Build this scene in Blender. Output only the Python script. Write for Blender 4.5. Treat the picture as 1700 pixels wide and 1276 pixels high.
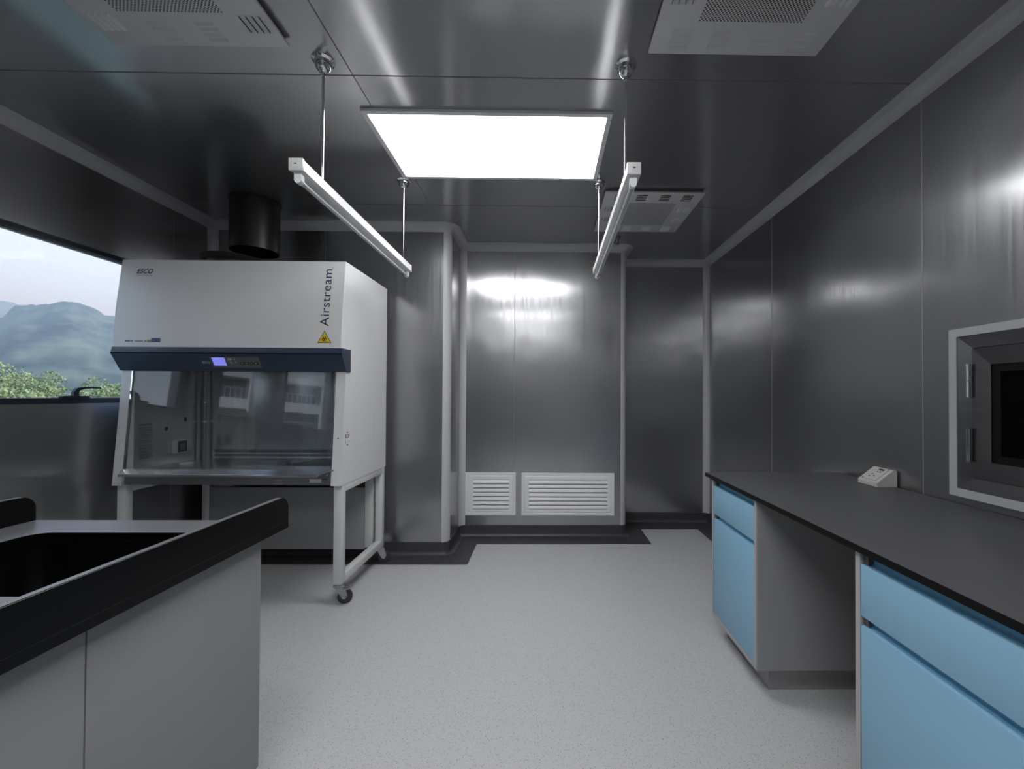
import bpy, bmesh, math, random
from mathutils import Vector, Matrix
random.seed(7)
PI = math.pi
SC = bpy.context.scene
COL = SC.collection
for o in list(bpy.data.objects):
    bpy.data.objects.remove(o)

# ------------------------------------------------------------------ camera, world, sun, exposure
F, YAW, PITCH, ROLL, PX, PY, HC = 702.24, -0.0135, 0.0115, 0.0052, 912.65, 648.2, 1.2633
def cam_rows():
    c, s = math.cos(YAW), math.sin(YAW); A = Matrix(((c, s, 0), (-s, c, 0), (0, 0, 1)))
    c, s = math.cos(PITCH), math.sin(PITCH); B = Matrix(((1, 0, 0), (0, c, s), (0, -s, c)))
    c, s = math.cos(ROLL), math.sin(ROLL); D = Matrix(((c, 0, s), (0, 1, 0), (-s, 0, c)))
    return D @ B @ A
rw = cam_rows()
right, fwd, up = rw[0], rw[1], rw[2]
cam_data = bpy.data.cameras.new('camera')
cam = bpy.data.objects.new('camera', cam_data); COL.objects.link(cam)
M4 = Matrix.Identity(4)
for i in range(3):
    M4[i][0] = right[i]; M4[i][1] = up[i]; M4[i][2] = -fwd[i]
M4[2][3] = HC
cam.matrix_world = M4
cam_data.sensor_fit = 'HORIZONTAL'; cam_data.sensor_width = 36
cam_data.lens = F / 1700 * 36
cam_data.shift_x = (850 - PX) / 1700
cam_data.shift_y = (PY - 638) / 1700
cam_data.clip_start = 0.02; cam_data.clip_end = 3000
SC.camera = cam

SC.view_settings.view_transform = 'Standard'
SC.view_settings.look = 'None'
SC.view_settings.gamma = 1
SC.view_settings.use_curve_mapping = False
SC.view_settings.exposure = 0.0

world = bpy.data.worlds.new('world'); SC.world = world; world.use_nodes = True
wn = world.node_tree; wn.nodes.clear()
wo = wn.nodes.new('ShaderNodeOutputWorld'); wb = wn.nodes.new('ShaderNodeBackground')
tc = wn.nodes.new('ShaderNodeTexCoord'); sx = wn.nodes.new('ShaderNodeSeparateXYZ'); cr = wn.nodes.new('ShaderNodeValToRGB')
wn.links.new(tc.outputs['Generated'], sx.inputs[0]); wn.links.new(sx.outputs['Z'], cr.inputs[0]); wn.links.new(cr.outputs[0], wb.inputs[0]); wn.links.new(wb.outputs[0], wo.inputs[0])
e = cr.color_ramp.elements
e[0].position = 0.0; e[0].color = (0.84, 0.90, 1.0, 1)
e[1].position = 0.75; e[1].color = (0.28, 0.50, 0.90, 1)
m_ = e.new(0.22); m_.color = (0.78, 0.87, 1.0, 1)
wb.inputs[1].default_value = 1.65

sun_d = bpy.data.lights.new('sun', 'SUN'); sun_d.energy = 4.0; sun_d.angle = math.radians(1.5); sun_d.color = (1.0, 0.97, 0.92)
sun = bpy.data.objects.new('sun', sun_d); COL.objects.link(sun)
sun.rotation_euler = Vector((-0.75, -0.35, -0.62)).to_track_quat('-Z', 'Y').to_euler()   # travels toward -x: never enters the window wall

# ------------------------------------------------------------------ dimensions of the room
H = 2.62
XL, XR = -2.628, 1.6435
Y1, Y2, Y3 = 3.367, 3.809, 4.223
XC1, XC2 = -0.750, 0.746
YB = -2.6
LIGHT_STRENGTH = 11.5

# ------------------------------------------------------------------ materials
def mat(name, col=(.5, .5, .5), rough=.5, metal=0.0, spec=.5, emit=None, es=1.0):
    m = bpy.data.materials.new(name); m.use_nodes = True
    b = m.node_tree.nodes['Principled BSDF']
    b.inputs['Base Color'].default_value = (*col, 1)
    b.inputs['Roughness'].default_value = rough
    b.inputs['Metallic'].default_value = metal
    b.inputs['Specular IOR Level'].default_value = spec
    if emit:
        b.inputs['Emission Color'].default_value = (*emit, 1); b.inputs['Emission Strength'].default_value = es
    return m
def nn(m, t, **k):
    n = m.node_tree.nodes.new(t)
    for a, v in k.items(): setattr(n, a, v)
    return n
def lk(m, a, b): m.node_tree.links.new(a, b)

def steel(name, col=(.40, .40, .41), r0=.13, r1=.22, bump=.02, scale=(1, 1, 1), fine=.003, haze=.28, aniso=0.0, vertical=False):
    """brushed sheet: soft waviness of the sheet and a stretched grain in the roughness"""
    m = mat(name, col, .2, 1.0); b = m.node_tree.nodes['Principled BSDF']
    g = nn(m, 'ShaderNodeTexCoord'); mp = nn(m, 'ShaderNodeMapping'); mp.inputs['Scale'].default_value = scale
    lk(m, g.outputs['Object'], mp.inputs[0])
    n1 = nn(m, 'ShaderNodeTexNoise'); n1.inputs['Scale'].default_value = 1.6; n1.inputs['Detail'].default_value = 2
    lk(m, g.outputs['Object'], n1.inputs['Vector'])
    n2 = nn(m, 'ShaderNodeTexNoise'); n2.inputs['Scale'].default_value = 2.5; n2.inputs['Detail'].default_value = 4
    lk(m, mp.outputs[0], n2.inputs['Vector'])
    mx = nn(m, 'ShaderNodeMath', operation='ADD'); lk(m, n1.outputs[0], mx.inputs[0]); lk(m, n2.outputs[0], mx.inputs[1])
    mr = nn(m, 'ShaderNodeMapRange'); mr.inputs[1].default_value = .7; mr.inputs[2].default_value = 1.3
    mr.inputs[3].default_value = r0; mr.inputs[4].default_value = r1
    lk(m, mx.outputs[0], mr.inputs[0]); lk(m, mr.outputs[0], b.inputs['Roughness'])
    bp = nn(m, 'ShaderNodeBump'); bp.inputs['Strength'].default_value = 1.0; bp.inputs['Distance'].default_value = bump
    lk(m, n1.outputs[0], bp.inputs['Height'])
    b2 = nn(m, 'ShaderNodeBsdfPrincipled'); b2.inputs['Base Color'].default_value = (*col, 1); b2.inputs['Metallic'].default_value = 1.0; b2.inputs['Roughness'].default_value = .50
    if aniso:
        b.inputs['Anisotropic'].default_value = aniso
        ge = nn(m, 'ShaderNodeNewGeometry'); cp_ = nn(m, 'ShaderNodeVectorMath', operation='CROSS_PRODUCT'); cp_.inputs[1].default_value = (.02, .03, 1)
        lk(m, ge.outputs['Normal'], cp_.inputs[0]); 
        if vertical:
            c2 = nn(m, 'ShaderNodeVectorMath', operation='CROSS_PRODUCT'); lk(m, cp_.outputs[0], c2.inputs[0]); lk(m, ge.outputs['Normal'], c2.inputs[1]); lk(m, c2.outputs[0], b.inputs['Tangent'])
        else: lk(m, cp_.outputs[0], b.inputs['Tangent'])
    ms = nn(m, 'ShaderNodeMixShader'); ms.inputs[0].default_value = haze; out = m.node_tree.nodes['Material Output']
    lk(m, b.outputs[0], ms.inputs[1]); lk(m, b2.outputs[0], ms.inputs[2]); lk(m, ms.outputs[0], out.inputs[0])
    bp2 = nn(m, 'ShaderNodeBump'); bp2.inputs['Strength'].default_value = 1.0; bp2.inputs['Distance'].default_value = fine
    lk(m, n2.outputs[0], bp2.inputs['Height']); lk(m, bp.outputs[0], bp2.inputs['Normal']); lk(m, bp2.outputs[0], b.inputs['Normal'])
    return m

M = {}
M['steel_wall'] = steel('wall_steel', (.44, .44, .45), .15, .26, .010, (30, 30, .6), .00003, .28, .65)
M['steel_ceiling'] = steel('ceiling_steel', (.52, .52, .53), .12, .19, .005, (30, .6, 1), .00003, .28)
M['steel_polished'] = steel('polished_steel', (.66, .66, .67), .15, .24, .002, (30, 30, .6), .00003, .15, .8, True)
M['steel_satin'] = steel('satin_steel', (.42, .42, .43), .20, .30, .002, (1, 1, 20), .00002)
M['steel_dark'] = steel('dark_satin_steel', (.21, .21, .215), .16, .24, .001, (1, 1, 20), .00001, .2)
M['channel_grey'] = mat('channel_end_grey', (.10, .10, .105), .5)
M['gasket'] = mat('gasket_rubber', (.004, .004, .004), .6, 0, .2)
M['sink_top_sheen'] = mat('sink_worktop_surface', (.16, .16, .168), .35, 0, .6)  # grey top finish, with the sheen of the overhead lights put into the colour
M['chrome'] = mat('chrome', (.75, .75, .76), .08, 1.0)
M['seam'] = mat('seam_sealant', (.16, .16, .165), .5)
M['seam_light'] = mat('seam_metal', (.45, .45, .46), .4, .6)
M['alu'] = mat('painted_aluminium', (.52, .52, .53), .32)
M['white'] = mat('white_powder_coat', (.76, .76, .755), .35)
M['frame_white'] = mat('stand_paint', (.66, .66, .655), .38)
M['vent_white'] = mat('vent_white', (.80, .80, .81), .35)
M['diffuser_white'] = mat('ceiling_unit_paint', (.66, .66, .665), .4)
M['dark'] = mat('dark_void', (.012, .012, .013), .7)
M['black'] = mat('black_resin', (.0025, .0025, .003), .30, 0, .25)
M['black_duct'] = mat('black_plastic', (.010, .010, .011), .38)
M['rubber'] = mat('castor_rubber', (.04, .04, .042), .6)
M['navy'] = mat('navy_band', (.035, .052, .085), .35)
M['navy_light'] = mat('navy_ink', (.02, .03, .09), .5)
M['panel_grey'] = mat('panel_grey', (.12, .125, .125), .4)
M['frame_dark'] = mat('window_frame_paint', (.012, .018, .028), .35)
M['worktop_grey'] = mat('worktop_laminate', (.082, .082, .086), .45)
M['worktop_edge'] = mat('worktop_edge', (.003, .0028, .003), .6, 0, .2)
M['cab_grey'] = mat('cabinet_grey', (.36, .36, .365), .4)
M['cab_panel'] = mat('cabinet_side_grey', (.33, .33, .33), .45)
M['cab_light'] = mat('cabinet_edge', (.42, .40, .40), .45)
M['blue'] = mat('blue_front', (.25, .46, .62), .42)
M['blue_pull'] = mat('blue_recess', (.17, .46, .70), .42)
M['bench_panel'] = mat('bench_panel', (.28, .28, .285), .45)
M['cream'] = mat('device_cream', (.52, .51, .50), .4)
M['socket'] = mat('socket_dark', (.03, .03, .03), .4)
M['sticker'] = mat('sticker_white', (.75, .75, .75), .5)
M['ink'] = mat('ink_black', (.02, .02, .02), .6)
M['yellow'] = mat('hazard_yellow', (.80, .58, .02), .5)
M['badge_blue'] = mat('badge_blue', (.03, .06, .20), .5)
M['badge_tan'] = mat('badge_tan', (.30, .25, .17), .5)
M['badge_teal'] = mat('badge_teal', (.10, .28, .30), .5)
M['lcd'] = mat('lcd_screen', (.1, .1, .3), .3, emit=(.24, .26, .92), es=.8)
M['tray'] = mat('tray_grey', (.10, .11, .12), .45)
M['dish'] = mat('white_dish', (.8, .8, .8), .3)
M['passbox_paint'] = mat('passbox_frame_paint', (.42, .43, .44), .35)
M['text_grey'] = mat('panel_print', (.45, .47, .48), .5)
M['bark'] = mat('bark', (.10, .07, .05), .9)
M['facade'] = mat('facade_white', (.60, .58, .56), .8)
M['facade_dark'] = mat('facade_glazing', (.05, .055, .065), .2)

def emissive():
    m = bpy.data.materials.new('light_diffuser'); m.use_nodes = True; nt = m.node_tree; nt.nodes.clear()
    o = nt.nodes.new('ShaderNodeOutputMaterial'); e_ = nt.nodes.new('ShaderNodeEmission')
    e_.inputs[0].default_value = (.97, .98, 1.0, 1); e_.inputs[1].default_value = LIGHT_STRENGTH
    nt.links.new(e_.outputs[0], o.inputs[0]); return m
M['light'] = emissive()

def glass(name, tint, ior=1.45, gloss_r=.0, dust=0.0):
    """thin pane: clear transmission and Fresnel reflection"""
    m = bpy.data.materials.new(name); m.use_nodes = True; nt = m.node_tree; nt.nodes.clear()
    o = nt.nodes.new('ShaderNodeOutputMaterial'); t = nt.nodes.new('ShaderNodeBsdfTransparent'); g = nt.nodes.new('ShaderNodeBsdfGlossy')
    fr = nt.nodes.new('ShaderNodeFresnel'); mx = nt.nodes.new('ShaderNodeMixShader')
    t.inputs[0].default_value = (*tint, 1); g.inputs['Roughness'].default_value = gloss_r; fr.inputs[0].default_value = ior
    ge = nt.nodes.new('ShaderNodeNewGeometry'); mi_ = nt.nodes.new('ShaderNodeMix'); mi_.inputs[2].default_value = ior; mi_.inputs[3].default_value = 1 / ior
    nt.links.new(ge.outputs['Backfacing'], mi_.inputs[0]); nt.links.new(mi_.outputs[0], fr.inputs[0])
    nt.links.new(fr.outputs[0], mx.inputs[0]); nt.links.new(t.outputs[0], mx.inputs[1]); nt.links.new(g.outputs[0], mx.inputs[2])
    last = mx
    if dust:
        tcn = nt.nodes.new('ShaderNodeTexCoord'); mp = nt.nodes.new('ShaderNodeMapping'); mp.inputs['Scale'].default_value = (1, 8, 30)
        nz = nt.nodes.new('ShaderNodeTexNoise'); nz.inputs['Scale'].default_value = 3; nz.inputs['Detail'].default_value = 5
        mr = nt.nodes.new('ShaderNodeMapRange'); mr.inputs[1].default_value = .45; mr.inputs[2].default_value = .8; mr.inputs[3].default_value = dust * .3; mr.inputs[4].default_value = dust
        df = nt.nodes.new('ShaderNodeBsdfTranslucent'); df.inputs[0].default_value = (.9, .95, 1, 1); m2 = nt.nodes.new('ShaderNodeMixShader')
        nt.links.new(tcn.outputs['Object'], mp.inputs[0]); nt.links.new(mp.outputs[0], nz.inputs['Vector']); nt.links.new(nz.outputs[0], mr.inputs[0])
        nt.links.new(mr.outputs[0], m2.inputs[0]); nt.links.new(mx.outputs[0], m2.inputs[1]); nt.links.new(df.outputs[0], m2.inputs[2]); last = m2
    nt.links.new(last.outputs[0], o.inputs[0]); return m
M['pane'] = glass('window_glass', (.95, .975, 1.0), 1.3, 0.0, .03)
M['sash'] = glass('sash_glass', (.93, .95, .955), 1.6)
M['door_glass'] = glass('door_glass', (.30, .31, .32), 1.5)
M['tube_glass'] = mat('tube_glass', (.55, .56, .57), .12)

def vinyl(name, base, dot, thr, scale, mixc=None):
    m = mat(name, base, .42); b = m.node_tree.nodes['Principled BSDF']
    g = nn(m, 'ShaderNodeTexCoord')
    last = None
    for k, (sc, th) in enumerate(((scale, thr), (scale * 1.9, thr * .9))):
        v = nn(m, 'ShaderNodeTexVoronoi'); v.inputs['Scale'].default_value = sc
        lk(m, g.outputs['Object'], v.inputs['Vector'])
        lt = nn(m, 'ShaderNodeMath', operation='LESS_THAN'); lt.inputs[1].default_value = th; lk(m, v.outputs['Distance'], lt.inputs[0])
        sp = nn(m, 'ShaderNodeSeparateColor'); lk(m, v.outputs['Color'], sp.inputs[0])
        gt = nn(m, 'ShaderNodeMath', operation='GREATER_THAN'); gt.inputs[1].default_value = .55; lk(m, sp.outputs[0], gt.inputs[0])
        mu = nn(m, 'ShaderNodeMath', operation='MULTIPLY'); lk(m, lt.outputs[0], mu.inputs[0]); lk(m, gt.outputs[0], mu.inputs[1])
        if last is None: last = mu
        else:
            mxx = nn(m, 'ShaderNodeMath', operation='MAXIMUM'); lk(m, last.outputs[0], mxx.inputs[0]); lk(m, mu.outputs[0], mxx.inputs[1]); last = mxx
    nz = nn(m, 'ShaderNodeTexNoise'); nz.inputs['Scale'].default_value = 60; nz.inputs['Detail'].default_value = 3; lk(m, g.outputs['Object'], nz.inputs['Vector'])
    mr = nn(m, 'ShaderNodeMapRange'); mr.inputs[3].default_value = .93; mr.inputs[4].default_value = 1.07; lk(m, nz.outputs[0], mr.inputs[0])
    hs = nn(m, 'ShaderNodeVectorMath', operation='SCALE'); hs.inputs[0].default_value = base; lk(m, mr.outputs[0], hs.inputs['Scale'])
    mx = nn(m, 'ShaderNodeMix', data_type='RGBA'); lk(m, last.outputs[0], mx.inputs[0]); lk(m, hs.outputs[0], mx.inputs[6]); mx.inputs[7].default_value = (*dot, 1)
    lk(m, mx.outputs[2], b.inputs['Base Color'])
    return m
M['floor'] = vinyl('floor_vinyl', (.55, .55, .55), (.20, .20, .20), .24, 150)
M['base'] = vinyl('skirting_vinyl', (.048, .048, .052), (.11, .11, .115), .26, 150)

def perforated():
    """fine round holes on a staggered grid over the middle of a painted plate"""
    m = mat('perforated_plate', (.66, .66, .665), .4); b = m.node_tree.nodes['Principled BSDF']
    g = nn(m, 'ShaderNodeTexCoord'); s = nn(m, 'ShaderNodeSeparateXYZ'); lk(m, g.outputs['Object'], s.inputs[0])
    def mth(op, a, bb=None, c=None):
        n = nn(m, 'ShaderNodeMath', operation=op)
        for i, q in enumerate((a, bb, c)):
            if q is None: continue
            if isinstance(q, (int, float)): n.inputs[i].default_value = q
            else: lk(m, q, n.inputs[i])
        return n.outputs[0]
    P = .0125
    def grid(off):
        xs = mth('SUBTRACT', mth('FRACT', mth('ADD', mth('DIVIDE', s.outputs[0], P), off + 100)), .5)
        ys = mth('SUBTRACT', mth('FRACT', mth('ADD', mth('DIVIDE', s.outputs[1], P), off + 100)), .5)
        return mth('LESS_THAN', mth('ADD', mth('MULTIPLY', xs, xs), mth('MULTIPLY', ys, ys)), .060)
    hole = mth('MAXIMUM', grid(0), grid(.5))
    ins = mth('MULTIPLY', mth('LESS_THAN', mth('ABSOLUTE', s.outputs[0]), .185), mth('LESS_THAN', mth('ABSOLUTE', s.outputs[1]), .185))
    f = mth('MULTIPLY', hole, ins)
    mx = nn(m, 'ShaderNodeMix', data_type='RGBA'); lk(m, f, mx.inputs[0]); mx.inputs[6].default_value = (.66, .66, .665, 1); mx.inputs[7].default_value = (.02, .02, .02, 1)
    lk(m, mx.outputs[2], b.inputs['Base Color']); return m
M['perf'] = perforated()

def foliage(name, c1, c2):
    m = mat(name, c1, .8); b = m.node_tree.nodes['Principled BSDF']
    g = nn(m, 'ShaderNodeTexCoord'); n = nn(m, 'ShaderNodeTexNoise'); n.inputs['Scale'].default_value = .9; n.inputs['Detail'].default_value = 5
    lk(m, g.outputs['Object'], n.inputs['Vector'])
    r = nn(m, 'ShaderNodeValToRGB'); r.color_ramp.elements[0].color = (*c1, 1); r.color_ramp.elements[1].color = (*c2, 1)
    r.color_ramp.elements[0].position = .35; r.color_ramp.elements[1].position = .65
    lk(m, n.outputs[0], r.inputs[0]); lk(m, r.outputs[0], b.inputs['Base Color']); return m
M['leaf'] = foliage('tree_leaves', (.17, .23, .09), (.36, .40, .17))  # greens desaturated: air haze over the trees is put into the leaf colour
M['forest'] = foliage('forest', (.02, .035, .035), (.14, .17, .12))
M['forest'].node_tree.nodes['Noise Texture'].inputs['Scale'].default_value = .12

# ------------------------------------------------------------------ mesh helpers
def B(): return bmesh.new()
def box(bm, x0, x1, y0, y1, z0, z1, mi=0, bev=0):
    a, b_ = (min(x0, x1), min(y0, y1), min(z0, z1)), (max(x0, x1), max(y0, y1), max(z0, z1))
    vs = [bm.verts.new((x, y, z)) for z in (a[2], b_[2]) for x, y in ((a[0], a[1]), (b_[0], a[1]), (b_[0], b_[1]), (a[0], b_[1]))]
    fs = [bm.faces.new([vs[i] for i in q]) for q in ((3, 2, 1, 0), (4, 5, 6, 7), (0, 1, 5, 4), (1, 2, 6, 5), (2, 3, 7, 6), (3, 0, 4, 7))]
    for f in fs: f.material_index = mi
    if bev:
        ed = list({e_ for f in fs for e_ in f.edges})
        r = bmesh.ops.bevel(bm, geom=ed, offset=bev, segments=2, affect='EDGES', profile=.5)
        for f in r['faces']: f.material_index = mi
    return bm
def prism(bm, pts, axis, a, b_, mi=0):
    """closed outline (2D) extruded along an axis from a to b"""
    def mk(p, t):
        if axis == 'X': return (t, p[0], p[1])
        if axis == 'Y': return (p[0], t, p[1])
        return (p[0], p[1], t)
    lo = [bm.verts.new(mk(p, a)) for p in pts]; hi = [bm.verts.new(mk(p, b_)) for p in pts]
    fs = [bm.faces.new(lo), bm.faces.new(hi[::-1])]
    n = len(pts)
    for i in range(n): fs.append(bm.faces.new((lo[i], hi[i], hi[(i + 1) % n], lo[(i + 1) % n])))
    for f in fs: f.material_index = mi
    return bm
def tube(bm, p0, p1, r, seg=20, mi=0, r2=None, cap=True):
    p0, p1 = Vector(p0), Vector(p1); d = p1 - p0
    mtx = Matrix.Translation((p0 + p1) / 2) @ d.to_track_quat('Z', 'Y').to_matrix().to_4x4()
    r_ = bmesh.ops.create_cone(bm, cap_ends=cap, segments=seg, radius1=r, radius2=r if r2 is None else r2, depth=d.length, matrix=mtx)
    for v in r_['verts']:
        for f in v.link_faces: f.material_index = mi
    return bm
def lathe(bm, prof, cx, cy, seg=32, mi=0):
    rings = []
    for r, z in prof:
        rings.append([bm.verts.new((cx + max(r, 1e-4) * math.cos(2 * PI * i / seg), cy + max(r, 1e-4) * math.sin(2 * PI * i / seg), z)) for i in range(seg)])
    for a, b_ in zip(rings, rings[1:]):
        for i in range(seg):
            f = bm.faces.new((a[i], a[(i + 1) % seg], b_[(i + 1) % seg], b_[i])); f.material_index = mi
    return bm
def sweep(bm, path, prof, mi=0, closed=False):
    """path: XY points walked with the room on the left; prof: (distance into the room, z)"""
    n = len(path); rings = []
    for i, p in enumerate(path):
        p = Vector(p)
        a = Vector(path[i - 1]) if (i > 0 or closed) else None
        b_ = Vector(path[(i + 1) % n]) if (i < n - 1 or closed) else None
        d1 = (p - a).normalized() if a is not None else (b_ - p).normalized()
        d2 = (b_ - p).normalized() if b_ is not None else d1
        n1, n2 = Vector((-d1.y, d1.x)), Vector((-d2.y, d2.x))
        mt = (n1 + n2); mt = mt / max(mt.length_squared, 1e-6) * 2
        rings.append([bm.verts.new((p.x + mt.x * q, p.y + mt.y * q, z)) for q, z in prof])
    k = n if closed else n - 1
    for i in range(k):
        a, b_ = rings[i], rings[(i + 1) % n]
        for j in range(len(prof) - 1):
            f = bm.faces.new((a[j], b_[j], b_[j + 1], a[j + 1])); f.material_index = mi
    return bm
def obj(name, bm, mats, parent=None, loc=None, smooth=True, ang=35):
    bmesh.ops.recalc_face_normals(bm, faces=bm.faces[:])
    me = bpy.data.meshes.new(name); bm.to_mesh(me); bm.free()
    for m in (mats if isinstance(mats, (list, tuple)) else [mats]): me.materials.append(M[m] if isinstance(m, str) else m)
    if smooth:
        me.polygons.foreach_set('use_smooth', [True] * len(me.polygons)); me.set_sharp_from_angle(angle=math.radians(ang))
    o = bpy.data.objects.new(name, me); COL.objects.link(o)
    if parent is not None:
        o.parent = parent
        pl = parent_world(parent)
        me.transform(Matrix.Translation(-pl))
    elif loc is not None:
        me.transform(Matrix.Translation(-Vector(loc))); o.location = loc
    return o
def parent_world(p):
    v = Vector((0, 0, 0))
    while p is not None: v = v + Vector(p.location); p = p.parent
    return v
def thing(name, label, cat, loc, group=None):
    o = bpy.data.objects.new(name, None); COL.objects.link(o); o.location = loc; o.empty_display_size = .1
    o['label'] = label; o['category'] = cat
    if group: o['group'] = group
    return o
def tag(o, label, cat, group=None):
    o['label'] = label; o['category'] = cat
    if group: o['group'] = group
    return o
def struct(o): o['kind'] = 'structure'; return o
def copy_tree(o, off, parent=None):
    c = o.copy(); COL.objects.link(c); c.parent = parent
    if parent is None: c.location = Vector(o.location) + Vector(off)
    for ch in [x for x in bpy.data.objects if x.parent == o]: copy_tree(ch, (0, 0, 0), c)
    return c

def text_bm(s, size, depth=.0, shear=0.0, spacing=1.0, bold=0.0):
    cu = bpy.data.curves.new('t', 'FONT'); cu.body = s; cu.size = size; cu.extrude = depth; cu.shear = shear
    cu.space_character = spacing; cu.offset = bold; cu.align_x = 'LEFT'; cu.resolution_u = 4
    ob = bpy.data.objects.new('t', cu); COL.objects.link(ob)
    bpy.context.view_layer.update()
    me = bpy.data.meshes.new_from_object(ob.evaluated_get(bpy.context.evaluated_depsgraph_get()))
    bpy.data.objects.remove(ob)
    bm = B(); bm.from_mesh(me); bpy.data.meshes.remove(me)
    return bm
def fit(bm, w=None, h=None):
    """moves the lettering to the origin and scales it to a width (and height)"""
    xs = [v.co.x for v in bm.verts]; ys = [v.co.y for v in bm.verts]
    x0, y0 = min(xs), min(ys); kx = w / (max(xs) - x0) if w else 1; ky = h / (max(ys) - y0) if h else kx
    if not w: kx = ky
    for v in bm.verts: v.co.x = (v.co.x - x0) * kx; v.co.y = (v.co.y - y0) * ky
    return bm

# ------------------------------------------------------------------ the setting
# floor, ceiling
bm = B(); box(bm, XL - .1, XR + .1, YB - .1, Y3 + .1, -.05, 0)
struct(obj('floor', bm, 'floor'))
bm = B(); box(bm, XL - .1, XR + .1, YB - .1, Y3 + .1, H, H + .05)
for (a, b_) in (((-.8215, -.8175), (YB, Y1)),):
    box(bm, a[0], a[1], b_[0], b_[1], H - .0012, H + .001, 1)
for y in (-1.85, -.62, 1.796, 3.02):
    box(bm, XL, XR, y - .002, y + .002, H - .0012, H + .001, 1)
struct(obj('ceiling', bm, ['steel_ceiling', 'seam']))

def wall_with_holes(name, axis, c, thick, a0, a1, holes, seams, seam_mat, seam_d):
    """a wall at axis=c running a0..a1, with rectangular openings (a, b, z0, z1)"""
    bm = B()
    A = sorted({a0, a1, *[h[0] for h in holes], *[h[1] for h in holes]})
    Z = sorted({0, H, *[h[2] for h in holes], *[h[3] for h in holes]})
    for i in range(len(A) - 1):
        for j in range(len(Z) - 1):
            am, zm = (A[i] + A[i + 1]) / 2, (Z[j] + Z[j + 1]) / 2
            if any(h[0] < am < h[1] and h[2] < zm < h[3] for h in holes): continue
            if axis == 'X': box(bm, c, c + thick, A[i], A[i + 1], Z[j], Z[j + 1])
            else: box(bm, A[i], A[i + 1], c, c + thick, Z[j], Z[j + 1])
    bmesh.ops.remove_doubles(bm, verts=bm.verts[:], dist=1e-5)
    # drop the doubled inner faces between neighbouring cells
    seen = {}
    for f in bm.faces: seen.setdefault(tuple(sorted(v.index for v in f.verts)), []).append(f)
    bm.verts.index_update()
    seen = {}
    for f in bm.faces: seen.setdefault(tuple(sorted(v.index for v in f.verts)), []).append(f)
    dead = [f for l in seen.values() if len(l) > 1 for f in l]
    if dead: bmesh.ops.delete(bm, geom=dead, context='FACES')
    for (s, z0, z1) in seams:
        if axis == 'X': box(bm, c, c + seam_d, s - .0018, s + .0018, z0, z1, 1)
        else: box(bm, s - .0018, s + .0018, c, c + seam_d, z0, z1, 1)
    return struct(obj(name, bm, ['steel_wall', seam_mat]))

WZ0, WZ1 = 1.205, 2.104
WINS = [(2.02, 2.96), (1.16, 1.74), (-.15, .88)]
wall_with_holes('wall_left', 'X', XL, -.14, YB, Y1 + .1, [(a, b_, WZ0, WZ1) for a, b_ in WINS],
                [(3.02, 0, H), (.98, 0, H)], 'seam', .0012)
PB = dict(y0=1.005, y1=1.675, z0=.878, z1=1.533)
wall_with_holes('wall_right', 'X', XR, .14, YB, Y3, [(PB['y0'] + .03, PB['y1'] - .03, PB['z0'] + .03, PB['z1'] - .03)],
                [(1.812, 0, H), (3.03, 0, H), (.6, 0, H), (-.62, 0, H)], 'seam_light', -.0014)
wall_with_holes('wall_back_left', 'Y', Y1, .06, XL, XC1 - .05, [], [(-1.74, 0, H)], 'seam', -.0012)
wall_with_holes('wall_back_middle', 'Y', Y2, .06, XC1 - .06, XC2 - .05, [], [(-.268, 0, H)], 'seam', -.0012)
wall_with_holes('wall_back_right', 'Y', Y3, .06, XC2 - .06, XR + .1, [], [], 'seam', -.0012)
bm = B(); box(bm, XC1 - .06, XC1, Y1 + .05, Y2, 0, H); struct(obj('wall_recess_left', bm, 'steel_wall'))
bm = B(); box(bm, XC2 - .06, XC2, Y2 + .05, Y3, 0, H); struct(obj('wall_recess_right', bm, 'steel_wall'))
bm = B(); box(bm, XL - .1, XR + .1, YB - .1, YB, 0, H)
for s in (-1.4, -.2, 1.0): box(bm, s - .002, s + .002, YB, YB + .0012, 0, H, 1)
struct(obj('wall_front', bm, ['steel_wall', 'seam']))
# door behind the camera
bm = B(); box(bm, .15, 1.05, YB + .001, YB + .045, 0, 2.1)
dr = struct(obj('door_1', bm, 'passbox_paint', loc=(.6, YB, 0)))
bm = B(); tube(bm, (.24, YB + .045, 1.02), (.24, YB + .09, 1.02), .012); box(bm, .23, .36, YB + .085, YB + .1, 1.01, 1.03)
obj('door_handle', bm, 'chrome', dr)

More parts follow.
